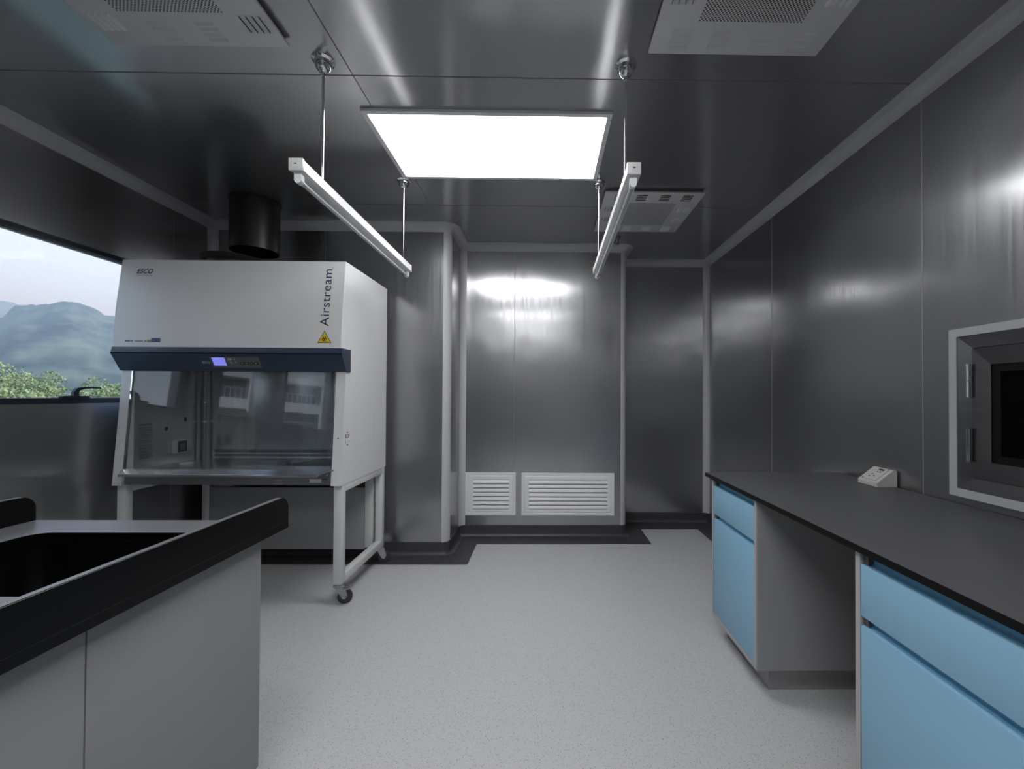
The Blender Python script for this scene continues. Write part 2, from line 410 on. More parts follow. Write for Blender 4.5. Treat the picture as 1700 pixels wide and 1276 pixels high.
# rounded outside corners and coved inside corners
RC = .055
def arc(cx, cy, r, a0, a1, n=8):
    return [(cx + r * math.cos(math.radians(a0 + (a1 - a0) * i / n)), cy + r * math.sin(math.radians(a0 + (a1 - a0) * i / n))) for i in range(n + 1)]
ext1 = arc(XC1 - RC, Y1 + RC, RC, 0, -90)     # walked from the recess wall to the back_left wall
ext2 = arc(XC2 - RC, Y2 + RC, RC, 0, -90)
def vert_trim(name, pts, z0, z1, thick=.004, off=.002):
    bm = B()
    sweep(bm, pts, [(0, z0), (off, z0), (off, z1), (0, z1)])
    return struct(obj(name, bm, 'alu'))
TZ0, TZ1 = .1, H - .052
vert_trim('trim_1', ext1, TZ0, TZ1)
vert_trim('trim_2', ext2, TZ0, TZ1)
def inner_corner(name, cx, cy, sx_, sy_, r=.05):
    """concave quarter strip in the corner at (cx, cy); the room lies toward (sx_, sy_)"""
    bm = B(); pts = []
    n = 10
    for i in range(n + 1):
        a = PI / 2 * i / n
        pts.append((cx + sx_ * (r - r * math.sin(a)), cy + sy_ * (r - r * math.cos(a))))
    lo = [bm.verts.new((x, y, TZ0)) for x, y in pts]; hi = [bm.verts.new((x, y, TZ1)) for x, y in pts]
    for i in range(n): bm.faces.new((lo[i], lo[i + 1], hi[i + 1], hi[i]))
    return struct(obj(name, bm, 'alu'))
inner_corner('trim_3', XL, Y1, 1, -1)
inner_corner('trim_4', XC1, Y2, 1, -1)
inner_corner('trim_5', XR, Y3, -1, -1)
inner_corner('trim_6', XC2, Y3, 1, -1)
# ceiling cove all round the room
room = [(XR, YB), (XR, Y3), (XC2, Y3)] + ext2 + [(XC1, Y2)] + ext1 + [(XL, Y1), (XL, YB)]
cv = .055; prof = [(0, H - cv - .006), (.003, H - cv - .006)] + [(.003 + cv - cv * math.cos(math.radians(t)), H - cv + (cv - .003) * math.sin(math.radians(t))) for t in range(0, 91, 10)] + [(cv + .009, H - .003), (cv + .009, H)]
bm = B(); sweep(bm, room, prof, closed=True)
struct(obj('trim_7', bm, 'alu'))
# skirting and dark floor border
sk = [(0, .101), (.005, .101), (.005, .035), (.008, .022), (.015, .011), (.026, .004), (.040, .0022)]
bd = sk + [(.1, .0022)]
def skirt(name, path):
    bm = B(); sweep(bm, path, sk); return struct(obj(name, bm, 'base'))
bk = [(XR, Y3), (XC2, Y3)] + ext2 + [(XC1, Y2)] + ext1 + [(XL, Y1)]
bm = B()
sweep(bm, room[:], sk, closed=False)
struct(obj('baseboard_back', bm, 'base'))
bm = B()
outer = [(XR, YB), (XR, Y3), (XC2, Y3), (XC2, Y2), (XC1, Y2), (XC1, Y1), (XL, Y1), (XL, YB)]
inner = [(1.464, YB), (1.464, 4.012), (.925, 4.012), (.925, 3.611), (-.563, 3.611), (-.563, 3.172), (XL + .18, 3.172), (XL + .18, YB)]
vo = [bm.verts.new((x, y, .0018)) for x, y in outer]; vi = [bm.verts.new((x, y, .0018)) for x, y in inner]
for i in range(7): bm.faces.new((vo[i], vo[i + 1], vi[i + 1], vi[i]))
struct(obj('trim_8', bm, 'base'))

# ------------------------------------------------------------------ windows on the left wall
def window(n, a, b_):
    bm = B(); x0, x1 = XL - .05, XL + .004; t = .03
    box(bm, x0, x1, a, b_, WZ0, WZ0 + t); box(bm, x0, x1, a, b_, WZ1 - .026, WZ1)
    box(bm, x0, x1, a, a + t, WZ0 + t, WZ1 - .026); box(bm, x0, x1, b_ - t, b_, WZ0 + t, WZ1 - .026)
    # pale strips along the inner frame edge, its highlight put into the colour
    q = .008
    box(bm, x0 + .01, XL - .022, a + t, b_ - t, WZ1 - .026 - q, WZ1 - .026, 1)
    box(bm, x0 + .01, XL - .022, a + t, b_ - t, WZ0 + t, WZ0 + t + .003, 1)
    w = struct(obj('window_%d' % n, bm, ['frame_dark', 'seam_light'], loc=(XL, (a + b_) / 2, WZ0)))
    bm = B(); box(bm, XL - .034, XL - .030, a + t * .5, b_ - t * .5, WZ0 + t * .5, WZ1 - .02)
    obj('window_pane', bm, 'pane', w)
    return w
def window_lever(w, y0, y1):
    """lever handle screwed to the lower frame: base plate, neck and a grip pointing to +y"""
    bm = B(); zb = WZ0 + .030
    box(bm, XL - .012, XL + .022, y0, y1, zb, zb + .014, bev=.003)
    pts = []
    ym = y0 + (y1 - y0) * .52
    cl = [(ym, zb + .010), (ym - .002, zb + .030), (ym + .012, zb + .050), (ym + .040, zb + .058), (ym + .085, zb + .060), (ym + .130, zb + .058)]
    wd = [.030, .026, .020, .012, .010, .008]
    upv = []; lov = []
    for i, (p, w_) in enumerate(zip(cl, wd)):
        a = Vector(cl[max(i - 1, 0)]); c = Vector(cl[min(i + 1, len(cl) - 1)]); d = (c - a).normalized(); nrm = Vector((-d.y, d.x))
        upv.append(Vector(p) + nrm * w_ / 2); lov.append(Vector(p) - nrm * w_ / 2)
    prism(bm, [tuple(v) for v in upv + lov[::-1]], 'X', XL - .002, XL + .014)
    return obj('window_handle', bm, 'frame_dark', w)
w1 = window(1, *WINS[0]); window_lever(w1, 2.335, 2.465)
w2 = window(2, *WINS[1]); window_lever(w2, 1.32, 1.45)
w3 = window(3, *WINS[2])

# ------------------------------------------------------------------ ceiling light panels
def ceiling_light(y0, y1, label, x0=-.8785, x1=.3215):
    t = thing('ceiling_light', label, 'ceiling light', ((x0 + x1) / 2, (y0 + y1) / 2, H), 'recessed ceiling light panels')
    bm = B(); w = .024; z0, z1 = H - .014, H - .0005
    box(bm, x0, x1, y0, y0 + w, z0, z1); box(bm, x0, x1, y1 - w, y1, z0, z1)
    box(bm, x0, x0 + w, y0 + w, y1 - w, z0, z1); box(bm, x1 - w, x1, y0 + w, y1 - w, z0, z1)
    obj('light_frame', bm, 'vent_white', t)
    bm = B(); box(bm, x0 + w, x1 - w, y0 + w, y1 - w, H - .009, H - .0005)
    obj('light_diffuser', bm, 'light', t)
    return t
ceiling_light(2.0, 2.625, 'bright rectangular ceiling light panel in the middle of the steel ceiling')
ceiling_light(.22, .845, 'bright rectangular ceiling light panel nearest above the benches, seen only as reflections')
ceiling_light(-1.7, -1.075, 'bright rectangular ceiling light panel at the entrance end, seen only as reflections')

# ------------------------------------------------------------------ square filter units on the ceiling
def filter_unit(cx, cy, rot, label, valve=False):
    S = .33; zt = H; zb = H - .022
    t = thing('ceiling_filter_unit', label, 'air vent', (cx, cy, H), 'square perforated filter units on the ceiling')
    bm = B(); box(bm, -S + .012, S - .012, -S + .012, S - .012, -.014, 0)
    o = obj('housing', bm, 'seam'); o.parent = t
    bm = B(); box(bm, -S, S, -S, S, -.024, -.014, 0, .0015)
    o = obj('perforated_plate', bm, 'perf'); o.parent = t; o.rotation_euler.z = rot
    # pressed louvres, four groups near two edges, two groups near the other edges
    L = .072
    def louvre_set(gx, gy, dirs):
        bm = B(); z = -.0242; w = .0095; h = .0055
        dx, dy = dirs; tx, ty = abs(dy), abs(dx)
        ex, ey = (L / 2 * tx + .042 * abs(dx), L / 2 * ty + .042 * abs(dy))
        box(bm, gx + dx * .037 - ex, gx + dx * .037 + ex, gy + dy * .037 - ey, gy + dy * .037 + ey, -.02425, -.0238)
        for k in range(4):
            bx, by = gx + dx * k * .023, gy + dy * k * .023
            P = [(bx - tx * L / 2, by - ty * L / 2, z), (bx + tx * L / 2, by + ty * L / 2, z),
                 (bx + tx * L * .46 + dx * w, by + ty * L * .46 + dy * w, z - h), (bx - tx * L * .46 + dx * w, by - ty * L * .46 + dy * w, z - h),
                 (bx - tx * L * .46 + dx * w, by - ty * L * .46 + dy * w, z), (bx + tx * L * .46 + dx * w, by + ty * L * .46 + dy * w, z)]
            v = [bm.verts.new(p) for p in P]
            bm.faces.new((v[0], v[1], v[2], v[3])); bm.faces.new((v[3], v[2], v[5], v[4])).material_index = 1
            bm.faces.new((v[0], v[3], v[4])); bm.faces.new((v[1], v[5], v[2]))
        o = obj('louvre_set', bm, ['diffuser_white', 'dark'], smooth=False); o.parent = t; o.rotation_euler.z = rot
    for g in (-.228, -.078, .078, .228):
        louvre_set(g, .222, (0, 1)); louvre_set(g, -.222, (0, -1))
    for g in (-.085, .085):
        louvre_set(.222, g, (1, 0)); louvre_set(-.222, g, (-1, 0))
    return t
filter_unit(.727, 1.297, 0, 'square white perforated filter unit on the ceiling at the upper right edge of the view')
filter_unit(-1.315, 1.297, PI / 2, 'square white perforated filter unit on the ceiling on the window side, upper left')
filter_unit(.727, 3.085, 0, 'square white perforated filter unit on the ceiling farthest away, behind the right hanging lamp')
# small sprinkler head behind the far unit
bm = B(); cx, cy = .62, 3.60
tube(bm, (cx, cy, H), (cx, cy, H - .012), .028); tube(bm, (cx, cy, H - .012), (cx, cy, H - .05), .010)
tube(bm, (cx, cy, H - .05), (cx, cy, H - .056), .020)
for s in (-1, 1): tube(bm, (cx + s * .010, cy, H - .016), (cx + s * .012, cy, H - .05), .003, 8)
tag(obj('sprinkler_head', bm, 'steel_satin', loc=(cx, cy, H)), 'small metal sprinkler head on the ceiling beyond the farthest square filter unit', 'sprinkler')

# ------------------------------------------------------------------ hanging tube lamps
def hanging_lamp(x, x_far, label):
    y0, y1 = 1.535, 2.765; zt, zb = 2.118, 2.078
    t = thing('hanging_tube_lamp', label, 'lamp', (x, (y0 + y1) / 2, zt), 'rod-hung tube lamps')
    w = .0225
    def skew(bm):
        for v in bm.verts: 
            k = (v.co.y - y0) / (y1 - y0); v.co.x += (x_far - x) * k; v.co.z -= .012 * k
        return bm
    bm = B(); prism(bm, [(x - w, zt), (x + w, zt), (x + w, zt - .010), (x + w + .003, zb), (x - w - .003, zb), (x - w, zt - .010)], 'Y', y0 + .012, y1 - .012)
    obj('lamp_body', skew(bm), 'white', t)
    for ya, yb in ((y0, y0 + .014), (y1 - .014, y1)):
        bm = B(); box(bm, x - w - .003, x + w + .003, ya, yb, zb - .003, zt + .002, bev=.002)
        if ya == y0:
            tube(bm, (x, ya - .0012, (zt + zb) / 2), (x, ya + .001, (zt + zb) / 2), .0125, 24)
            box(bm, x - .005, x + .005, ya - .0018, ya, (zt + zb) / 2 - .001, (zt + zb) / 2 + .003, 1)
        obj('end_cap', skew(bm), ['frame_white', 'ink'], t)
    for ya, yb in ((y0 + .014, y0 + .036), (y1 - .036, y1 - .014)):
        bm = B(); pts = [(x - .013, zb), (x + .013, zb)] + [(x + .013 * math.cos(a), zb - .030 - .013 * math.sin(a)) for a in [PI * i / 10 for i in range(11)]]
        prism(bm, pts, 'Y', ya, yb); obj('tube_holder', skew(bm), 'white', t)
    bm = B(); tube(bm, (x, y0 + .036, zb - .030), (x, y1 - .036, zb - .030), .008, 20)
    for ya, yb in ((y0 + .036, y0 + .056), (y1 - .056, y1 - .036)): tube(bm, (x, ya, zb - .030), (x, yb, zb - .030), .0088, 20, 1)
    obj('lamp_tube', skew(bm), ['tube_glass', 'seam_light'], t)
    for yr in (1.716, 2.675):
        k = (yr - y0) / (y1 - y0); xx = x + (x_far - x) * k; zz = zt - .012 * k
        bm = B(); tube(bm, (xx, yr, zz - .004), (xx, yr, H - .03), .0052, 14); obj('hanging_rod', bm, 'chrome', t)
        bm = B(); lathe(bm, [(.044, H), (.044, H - .004), (.038, H - .008), (.034, H - .010), (.033, H - .020), (.028, H - .036), (.017, H - .048), (.009, H - .052), (.009, H - .066), (0, H - .066)], xx, yr)
        obj('ceiling_cup', bm, 'chrome', t)
    return t
hanging_lamp(-.905, -.893, 'white tube lamp hanging on two rods above the cabinet side, left of the ceiling light')
hanging_lamp(.326, .343, 'white tube lamp hanging on two rods right of the ceiling light')

# ------------------------------------------------------------------ wall grilles
def grille(x0, x1, z0, z1, inset, label):
    t = thing('return_air_grille', label, 'air vent', ((x0 + x1) / 2, Y2, z0), 'white slatted grilles low on the back wall')
    bm = B(); y = Y2
    ix0, ix1, iz0, iz1 = x0 + inset[0], x1 - inset[1], z0 + .055, z1 - .062
    def rim(a, b_, c, d, a2, b2, c2, d2, ya, yb):
        # mitred ring between two rectangles, raised from ya to yb
        o_ = [(a, c), (b_, c), (b_, d), (a, d)]; i_ = [(a2, c2), (b2, c2), (b2, d2), (a2, d2)]
        ov = [bm.verts.new((p[0], ya, p[1])) for p in o_]; iv = [bm.verts.new((p[0], yb, p[1])) for p in i_]
        for k in range(4): bm.faces.new((ov[k], ov[(k + 1) % 4], iv[(k + 1) % 4], iv[k]))
    s = .02
    rim(x0, x1, z0, z1, x0, x1, z0, z1, y, y - .012)
    rim(x0, x1, z0, z1, x0 + s, x1 - s, z0 + s, z1 - s, y - .012, y - .012)
    rim(x0 + s, x1 - s, z0 + s, z1 - s, x0 + s + .004, x1 - s - .004, z0 + s + .004, z1 - s - .004, y - .012, y - .008)
    rim(x0 + s + .004, x1 - s - .004, z0 + s + .004, z1 - s - .004, x0 + s + .012, x1 - s - .012, z0 + s + .012, z1 - s - .012, y - .008, y - .013)
    rim(x0 + s + .012, x1 - s - .012, z0 + s + .012, z1 - s - .012, ix0, ix1, iz0, iz1, y - .013, y - .012)
    rim(ix0, ix1, iz0, iz1, ix0, ix1, iz0, iz1, y - .012, y - .001)
    obj('grille_frame', bm, 'vent_white', t, smooth=False)
    bm = B(); box(bm, ix0, ix1, y - .002, y - .001, iz0, iz1); obj('grille_back', bm, 'dark', t)
    bm = B(); n = 7; p = (iz1 - iz0) / n
    for i in range(n):
        zc = iz0 + p * i
        pr = [(y - .002, zc + p * .95), (y - .006, zc + p * .90), (y - .012, zc + p * .72), (y - .0165, zc + p * .42), (y - .0175, zc + p * .12), (y - .0155, zc + p * .10), (y - .0145, zc + p * .40), (y - .010, zc + p * .66), (y - .004, zc + p * .84), (y - .002, zc + p * .86)]
        prism(bm, pr, 'X', ix0, ix1)
    obj('slats', bm, 'vent_white', t)
    return t
grille(-.698, -.249, .192, .572, (.07, .062), 'small white slatted grille low on the back wall, next to the rounded corner')
grille(-.197, .634, .190, .569, (.066, .062), 'wide white slatted grille low on the back wall')

# ------------------------------------------------------------------ biosafety cabinet on its castor stand
BX0, BX1 = -2.546, -1.206; BY1 = 3.25; BZ0, BZ1 = .718, 2.070
bsc = thing('biosafety_cabinet', 'large white biosafety cabinet with navy control band and glass sash on a castor stand', 'lab cabinet', ((BX0 + BX1) / 2, 2.9, 0))
def cheekY(z):            # front face of the cheeks / glass plane, leaning back as it rises
    return 2.535 + (z - .718) * (2.590 - 2.535) / (1.42 - .718)
cover = [(1.525, 2.528), (1.58, 2.5285), (1.64, 2.5305), (1.70, 2.534), (1.76, 2.539), (1.82, 2.5455), (1.88, 2.553), (1.94, 2.5605), (2.0, 2.568), (2.04, 2.573), (2.070, 2.578)]
def coverY(z):
    if z <= cover[0][0]: return cover[0][1]
    for (a, ya), (b_, yb) in zip(cover, cover[1:]):
        if z <= b_: return ya + (yb - ya) * (z - a) / (b_ - a)
    return cover[-1][1]
side_prof = [(cheekY(BZ0), BZ0), (BY1, BZ0), (BY1, BZ1), (2.602, BZ1), (2.575, 1.80), (2.562, 1.54), (2.59, 1.42)]
CK = .058
bm = B(); prism(bm, side_prof, 'X', BX1 - CK, BX1)
box(bm, BX1, BX1 + .0006, 2.70, 3.02, .934, .936, 1); box(bm, BX1, BX1 + .0006, 2.70, 3.02, 1.172, 1.174, 1)
box(bm, BX1, BX1 + .0006, 2.70, 2.702, .934, 1.174, 1); box(bm, BX1, BX1 + .0006, 3.018, 3.02, .934, 1.174, 1)
tube(bm, (BX1 - .028, cheekY(1.0) - .0006, 1.0), (BX1 - .028, cheekY(1.0) + .002, 1.0), .004, 12, 2)
obj('side_panel', bm, ['white', 'diffuser_white', 'ink'], bsc)
bm = B(); prism(bm, side_prof, 'X', BX0, BX0 + CK); obj('side_panel', bm, 'white', bsc)
bm = B(); box(bm, BX0 + CK, BX1 - CK, 2.61, BY1, BZ1 - .004, BZ1); obj('top_panel', bm, 'white', bsc)
bm = B(); box(bm, BX0 + CK, BX1 - CK, BY1 - .004, BY1, BZ0, BZ1 - .004); obj('back_panel', bm, 'white', bsc)
# curved front cover
bm = B(); pr = [(y, z) for z, y in cover] + [(2.600, 2.070), (2.600, 1.525)]
prism(bm, pr, 'X', BX0 + .001, BX1 - .002)
fc = obj('front_cover', bm, 'white', bsc)
# navy band
bm = B(); pr = [(2.524, 1.538), (2.517, 1.506), (2.519, 1.500), (2.572, 1.408), (2.580, 1.400), (2.64, 1.400), (2.64, 1.538)]
prism(bm, pr, 'X', BX0 - .006, BX1 + .006)
bmesh.ops.bevel(bm, geom=[e_ for e_ in bm.edges if abs(e_.verts[0].co.x - e_.verts[1].co.x) < 1e-5 and e_.calc_length() > .02 and max(e_.verts[0].co.y, e_.verts[1].co.y) < 2.6], offset=.004, segments=2, affect='EDGES')
band = obj('control_band', bm, 'navy', bsc)
def bandY(z): return 2.519 + (1.500 - z) * (2.572 - 2.519) / (1.500 - 1.408)
def on_band(bm, lift):     # maps a flat drawing (x, z) onto the leaning band face
    for v in bm.verts:
        v.co.y = bandY(v.co.z) - lift + v.co.y
    return bm
def quad(bm, pts, mi=0):
    f = bm.faces.new([bm.verts.new((p[0], 0, p[1])) for p in pts]); f.material_index = mi
def plate(bm, x0, x1, z0, z1, mi=0, t=.0008):
    box(bm, x0, x1, -t, 0, z0, z1, mi)
bm = B(); plate(bm, -2.048, -1.695, 1.420, 1.482, 0, .0016); cp = obj('control_panel', on_band(bm, 0), 'panel_grey', bsc)
bm = B(); plate(bm, -2.046, -1.985, 1.422, 1.480, 0, .0003); obj('logo_field', on_band(bm, .0016), 'navy', cp)
bm = B(); plate(bm, -1.972, -1.898, 1.432, 1.478, 0, .0012); obj('display', on_band(bm, .0016), 'lcd', cp)
def flat_text(s, x, z, w=None, h=None, **k):
    bm = fit(text_bm(s, .02, **k), w, h)
    for v in bm.verts: v.co = Vector((x + v.co.x, 0, z + v.co.y))
    return bm
obj('lettering', on_band(flat_text('ESCO', -2.037, 1.443, .047, .015, bold=.0006), .0022), 'text_grey', cp)
for k in range(4):
    w_ = .004 if k == 3 else 0; bm = B()
    plate(bm, -1.812 + k * .0265, -1.792 + k * .0265 + w_, 1.437, 1.452, 0, .0016)
    box(bm, -1.806 + k * .0265, -1.799 + k * .0265 + w_, -.0019, -.0016, 1.4425, 1.447, 1)
    obj('button', on_band(bm, .0016), ['ink', 'text_grey'], cp)
for (xa, xb, za, zb2) in ((-1.880, -1.856, 1.464, 1.474), (-1.876, -1.860, 1.450, 1.453), (-1.872, -1.856, 1.444, 1.446)):
    bm = B(); plate(bm, xa, xb, za, zb2, 0, .0003); obj('printed_mark', on_band(bm, .0018), 'text_grey', cp)
for (xa, sg) in ((-1.838, 1), (-1.838, -1)):
    zc = 1.460 + sg * .009; bm = B()
    quad(bm, [(xa - .007, zc - sg * .003), (xa + .007, zc - sg * .003), (xa, zc + sg * .004)])
    obj('arrow_key', on_band(bm, .0034), 'text_grey', cp)

# printing on the front cover
def on_cover(bm, lift=.0008):
    for v in bm.verts: v.co.y = coverY(v.co.z) - lift + v.co.y
    return bm
obj('lettering', on_cover(flat_text('ESCO', -2.450, 1.983, .096, .030, shear=.35, spacing=1.05, bold=.0004)), 'navy_light', fc)
obj('lettering', on_cover(flat_text('Class II Type B2', -2.455, 1.968, .098, .008, shear=.2)), 'navy_light', fc)
bm = fit(text_bm('Airstream', .05, spacing=1.06), .352, .052)
bmesh.ops.subdivide_edges(bm, edges=[e_ for e_ in bm.edges if e_.calc_length() > .03], cuts=3)
for v in bm.verts: a, c = v.co.x, v.co.y; v.co = Vector((-1.284 - c, 0, 1.668 + a)); 
obj('lettering', on_cover(bm), 'navy_light', fc)
bm = B(); tube(bm, (-1.284, -.0005, 2.030), (-1.284, 0, 2.030), .0025, 12); obj('lettering', on_cover(bm), 'navy_light', fc)
# biohazard sign
bm = B(); cx, zb_ = -1.307, 1.568
quad(bm, [(cx - .042, zb_), (cx + .042, zb_), (cx, zb_ + .074)])
hz = obj('hazard_sign', on_cover(bm, .0008), 'ink', bsc)
bm = B(); quad(bm, [(cx - .0365, zb_ + .0032), (cx + .0365, zb_ + .0032), (cx, zb_ + .0675)]); obj('sign_field', on_cover(bm, .0012), 'yellow', hz)
bm = B(); zc = zb_ + .0245
def ring(bm, x, z, r0, r1, a0=0, a1=360, n=24):
    prev = None
    for i in range(n + 1):
        a = math.radians(a0 + (a1 - a0) * i / n)
        p = (bm.verts.new((x + r0 * math.cos(a), 0, z + r0 * math.sin(a))), bm.verts.new((x + r1 * math.cos(a), 0, z + r1 * math.sin(a))))
        if prev: bm.faces.new((prev[0], prev[1], p[1], p[0]))
        prev = p
for k in range(3):
    a = 90 + 120 * k; px_, pz_ = cx + .0098 * math.cos(math.radians(a)), zc + .0098 * math.sin(math.radians(a))
    ring(bm, px_, pz_, .0058, .0092, a + 38, a + 322)
ring(bm, cx, zc, .0085, .0108); 
obj('sign_symbol', on_cover(bm, .0016), 'ink', hz)
# row of small approval marks
bm = B(); plate(bm, -2.322, -2.270, 1.567, 1.590, 0, .0004); obj('badge', on_cover(bm), 'badge_blue', fc)
bm = B()
for xx in (-2.317, -2.292):
    for a in range(3): plate(bm, xx + .002 + a * .006, xx + .005 + a * .006, 1.575, 1.581, 0, .0002)
    plate(bm, xx, xx + .018, 1.5772, 1.5788, 0, .0002)
obj('badge_marks', on_cover(bm, .0014), 'text_grey', fc)
bm = B(); plate(bm, -2.346, -2.323, 1.566, 1.581, 0, .0004); obj('badge', on_cover(bm), 'badge_tan', fc)
bm = B(); plate(bm, -2.476, -2.446, 1.568, 1.578, 0, .0004); obj('badge', on_cover(bm), 'badge_teal', fc)
bm = B(); plate(bm, -2.440, -2.431, 1.568, 1.578, 0, .0004); obj('badge', on_cover(bm), 'badge_teal', fc)
bm = B()
for k in range(5): ring(bm, -2.413 + k * .0095, 1.572, .0018, .0042, n=12)
quad(bm, [(-2.362, 1.568), (-2.350, 1.572), (-2.352, 1.577), (-2.360, 1.574)])
obj('badge_marks', on_cover(bm), 'badge_blue', fc)
# sticker on the right side
bm = B(); box(bm, BX1, BX1 + .0006, 2.575, 2.655, .942, 1.040); st = obj('side_sticker', bm, 'sticker', bsc)
bm = B(); x_ = BX1 + .0006
for (a, b_, c, d) in ((2.590, 2.600, .998, 1.018), (2.630, 2.640, .998, 1.018), (2.600, 2.630, 1.016, 1.020), (2.600, 2.630, .996, 1.000), (2.611, 2.619, 1.005, 1.010), (2.604, 2.626, 1.028, 1.033), (2.606, 2.626, .952, .957), (2.590, 2.594, .965, .980), (2.636, 2.640, .965, .980)):
    box(bm, x_, x_ + .0003, a, b_, c, d)
obj('sticker_print', bm, 'ink', st)

# working chamber
IX0, IX1, IY1, IZ0, IZ1 = -2.482, -1.268, 3.12, .800, 1.50
bm = B()
box(bm, IX0 - .004, IX0, 2.60, IY1, IZ0, IZ1); box(bm, IX1, IX1 + .004, 2.60, IY1, IZ0, IZ1)
box(bm, IX0, IX1, IY1, IY1 + .004, IZ0, IZ1); box(bm, IX0, IX1, 2.645, IY1, IZ1, IZ1 + .004)
for i in range(118):
    x = IX0 + .085 + i * .0091
    if x > IX1 - .01: break
    box(bm, x, x + .0052, IY1 - .0006, IY1, .836, .862, 1); box(bm, x, x + .0052, IY1 - .0006, IY1, .808, .826, 1)
for (y, z) in ((2.966, 1.084), (2.818, 1.033)): tube(bm, (IX0 - .001, y, z), (IX0 + .0006, y, z), .013, 20, 1)
tube(bm, (IX0 + .035, IY1 - .03, IZ0), (IX0 + .035, IY1 - .03, IZ1), .010, 14, 2)
obj('chamber_lining', bm, ['steel_polished', 'dark', 'steel_satin'], bsc)
bm = B()
for k in range(22):
    z = 1.066 - k * .0098; ln = .075 + .018 * random.random()
    if k in (1, 12): continue
    box(bm, IX0, IX0 + .0005, 2.632, 2.632 + ln, z, z + (.005 if k == 0 else .0028))
obj('instruction_print', bm, 'ink', bsc)
# socket in the left side wall
bm = B(); box(bm, IX0, IX0 + .030, 2.862, 2.952, .862, .950, 0, .002); so = obj('power_socket', bm, 'cream', bsc)
bm = B(); box(bm, IX0 + .030, IX0 + .0325, 2.872, 2.944, .868, .944, 0); obj('socket_cover', bm, 'socket', so)
bm = B(); box(bm, IX0 + .0325, IX0 + .034, 2.890, 2.926, .888, .924, 0); obj('socket_plate', bm, 'panel_grey', so)
# work surface and arm rest
bm = B(); box(bm, IX0, IX1, 2.56, IY1, IZ0 - .012, IZ0)
obj('work_surface', bm, 'steel_polished', bsc)
bm = B()
top = [(-2.500, 2.545, .813), (-1.250, 2.545, .813), (-1.302, 2.462, .800), (-2.436, 2.462, .800)]
tv = [bm.verts.new(p) for p in top]; bv = [bm.verts.new((p[0], p[1], p[2] - (.006 if i < 2 else .006))) for i, p in enumerate(top)]
bm.faces.new(tv[::-1]); bm.faces.new(bv)
for i in range(4): bm.faces.new((tv[i], tv[(i + 1) % 4], bv[(i + 1) % 4], bv[i]))
box(bm, -2.436, -1.302, 2.455, 2.466, .785, .801, 0, .003)
obj('arm_rest', bm, 'steel_polished', bsc)
bm = B(); box(bm, -2.486, -1.265, 2.548, 2.560, .722, .800)
for k, x in enumerate((-2.45, -2.16, -1.87, -1.58, -1.29)): tube(bm, (x, 2.546, .782), (x, 2.549, .782), .005, 12, 1)
box(bm, -1.395, -1.325, 2.5475, 2.549, .736, .758, 2); box(bm, -1.322, -1.290, 2.5475, 2.549, .752, .760, 3)
obj('front_apron', bm, ['steel_satin', 'chrome', 'frame_white', 'ink'], bsc)
bm = B(); box(bm, BX0 + CK, BX1 - CK, 2.56, 3.24, .722, .728); obj('bottom_pan', bm, 'seam', bsc)
# glass sash, leaning with the cheeks, with a thin metal edge at the right
bm = B(); g0, g1 = .812, 1.415
prism(bm, [(cheekY(g0) + .004, g0), (cheekY(g0) + .009, g0), (cheekY(g1) + .009, g1), (cheekY(g1) + .004, g1)], 'X', BX0 + CK, BX1 - CK)
sash = obj('glass_sash', bm, 'sash', bsc, smooth=False)
bm = B(); prism(bm, [(cheekY(g0) - .001, g0), (cheekY(g0) + .012, g0), (cheekY(g1) + .012, g1), (cheekY(g1) - .001, g1)], 'X', BX1 - CK - .004, BX1 - CK + .002); obj('sash_guide', bm, 'chrome', bsc); bm = B()
prism(bm, [(cheekY(g0) - .001, g0), (cheekY(g0) + .012, g0), (cheekY(g1) + .012, g1), (cheekY(g1) - .001, g1)], 'X', BX0 + CK - .002, BX0 + CK + .006)
obj('sash_guide', bm, 'chrome', bsc)
# stand
st = .052
def leg(x0, y0):
    bm = B(); box(bm, x0, x0 + st, y0, y0 + .045, .120, .718, 0, .003); return bm
FX, FY, RY = (BX1 - .002 - st, BX0 + .002), 2.565, 3.195
for x in FX:
    obj('stand_leg', leg(x, FY), 'frame_white', bsc); obj('stand_leg', leg(x, RY), 'frame_white', bsc)
    bm = B(); box(bm, x + .004, x + st - .001, FY + .045, RY, .672, .717, 0, .003); obj('stand_rail', bm, 'frame_white', bsc)
    bm = B(); box(bm, x + .004, x + st - .001, FY + .045, RY, .122, .170, 0, .003); obj('stand_rail', bm, 'frame_white', bsc)
bm = B(); box(bm, -1.335, -1.276, 3.190, 3.238, .122, .716, 0, .003); obj('stand_leg', bm, 'frame_white', bsc)
bm = B(); box(bm, BX0 + .056, -1.337, 3.196, 3.212, .108, .566, 0, .002); obj('rear_panel', bm, 'cab_grey', bsc)
def turn(bm, cx, y, a=math.radians(-72)):      # swivels a castor about its stem
    bmesh.ops.rotate(bm, verts=bm.verts[:], cent=(cx, y, 0), matrix=Matrix.Rotation(a, 3, 'Z'))
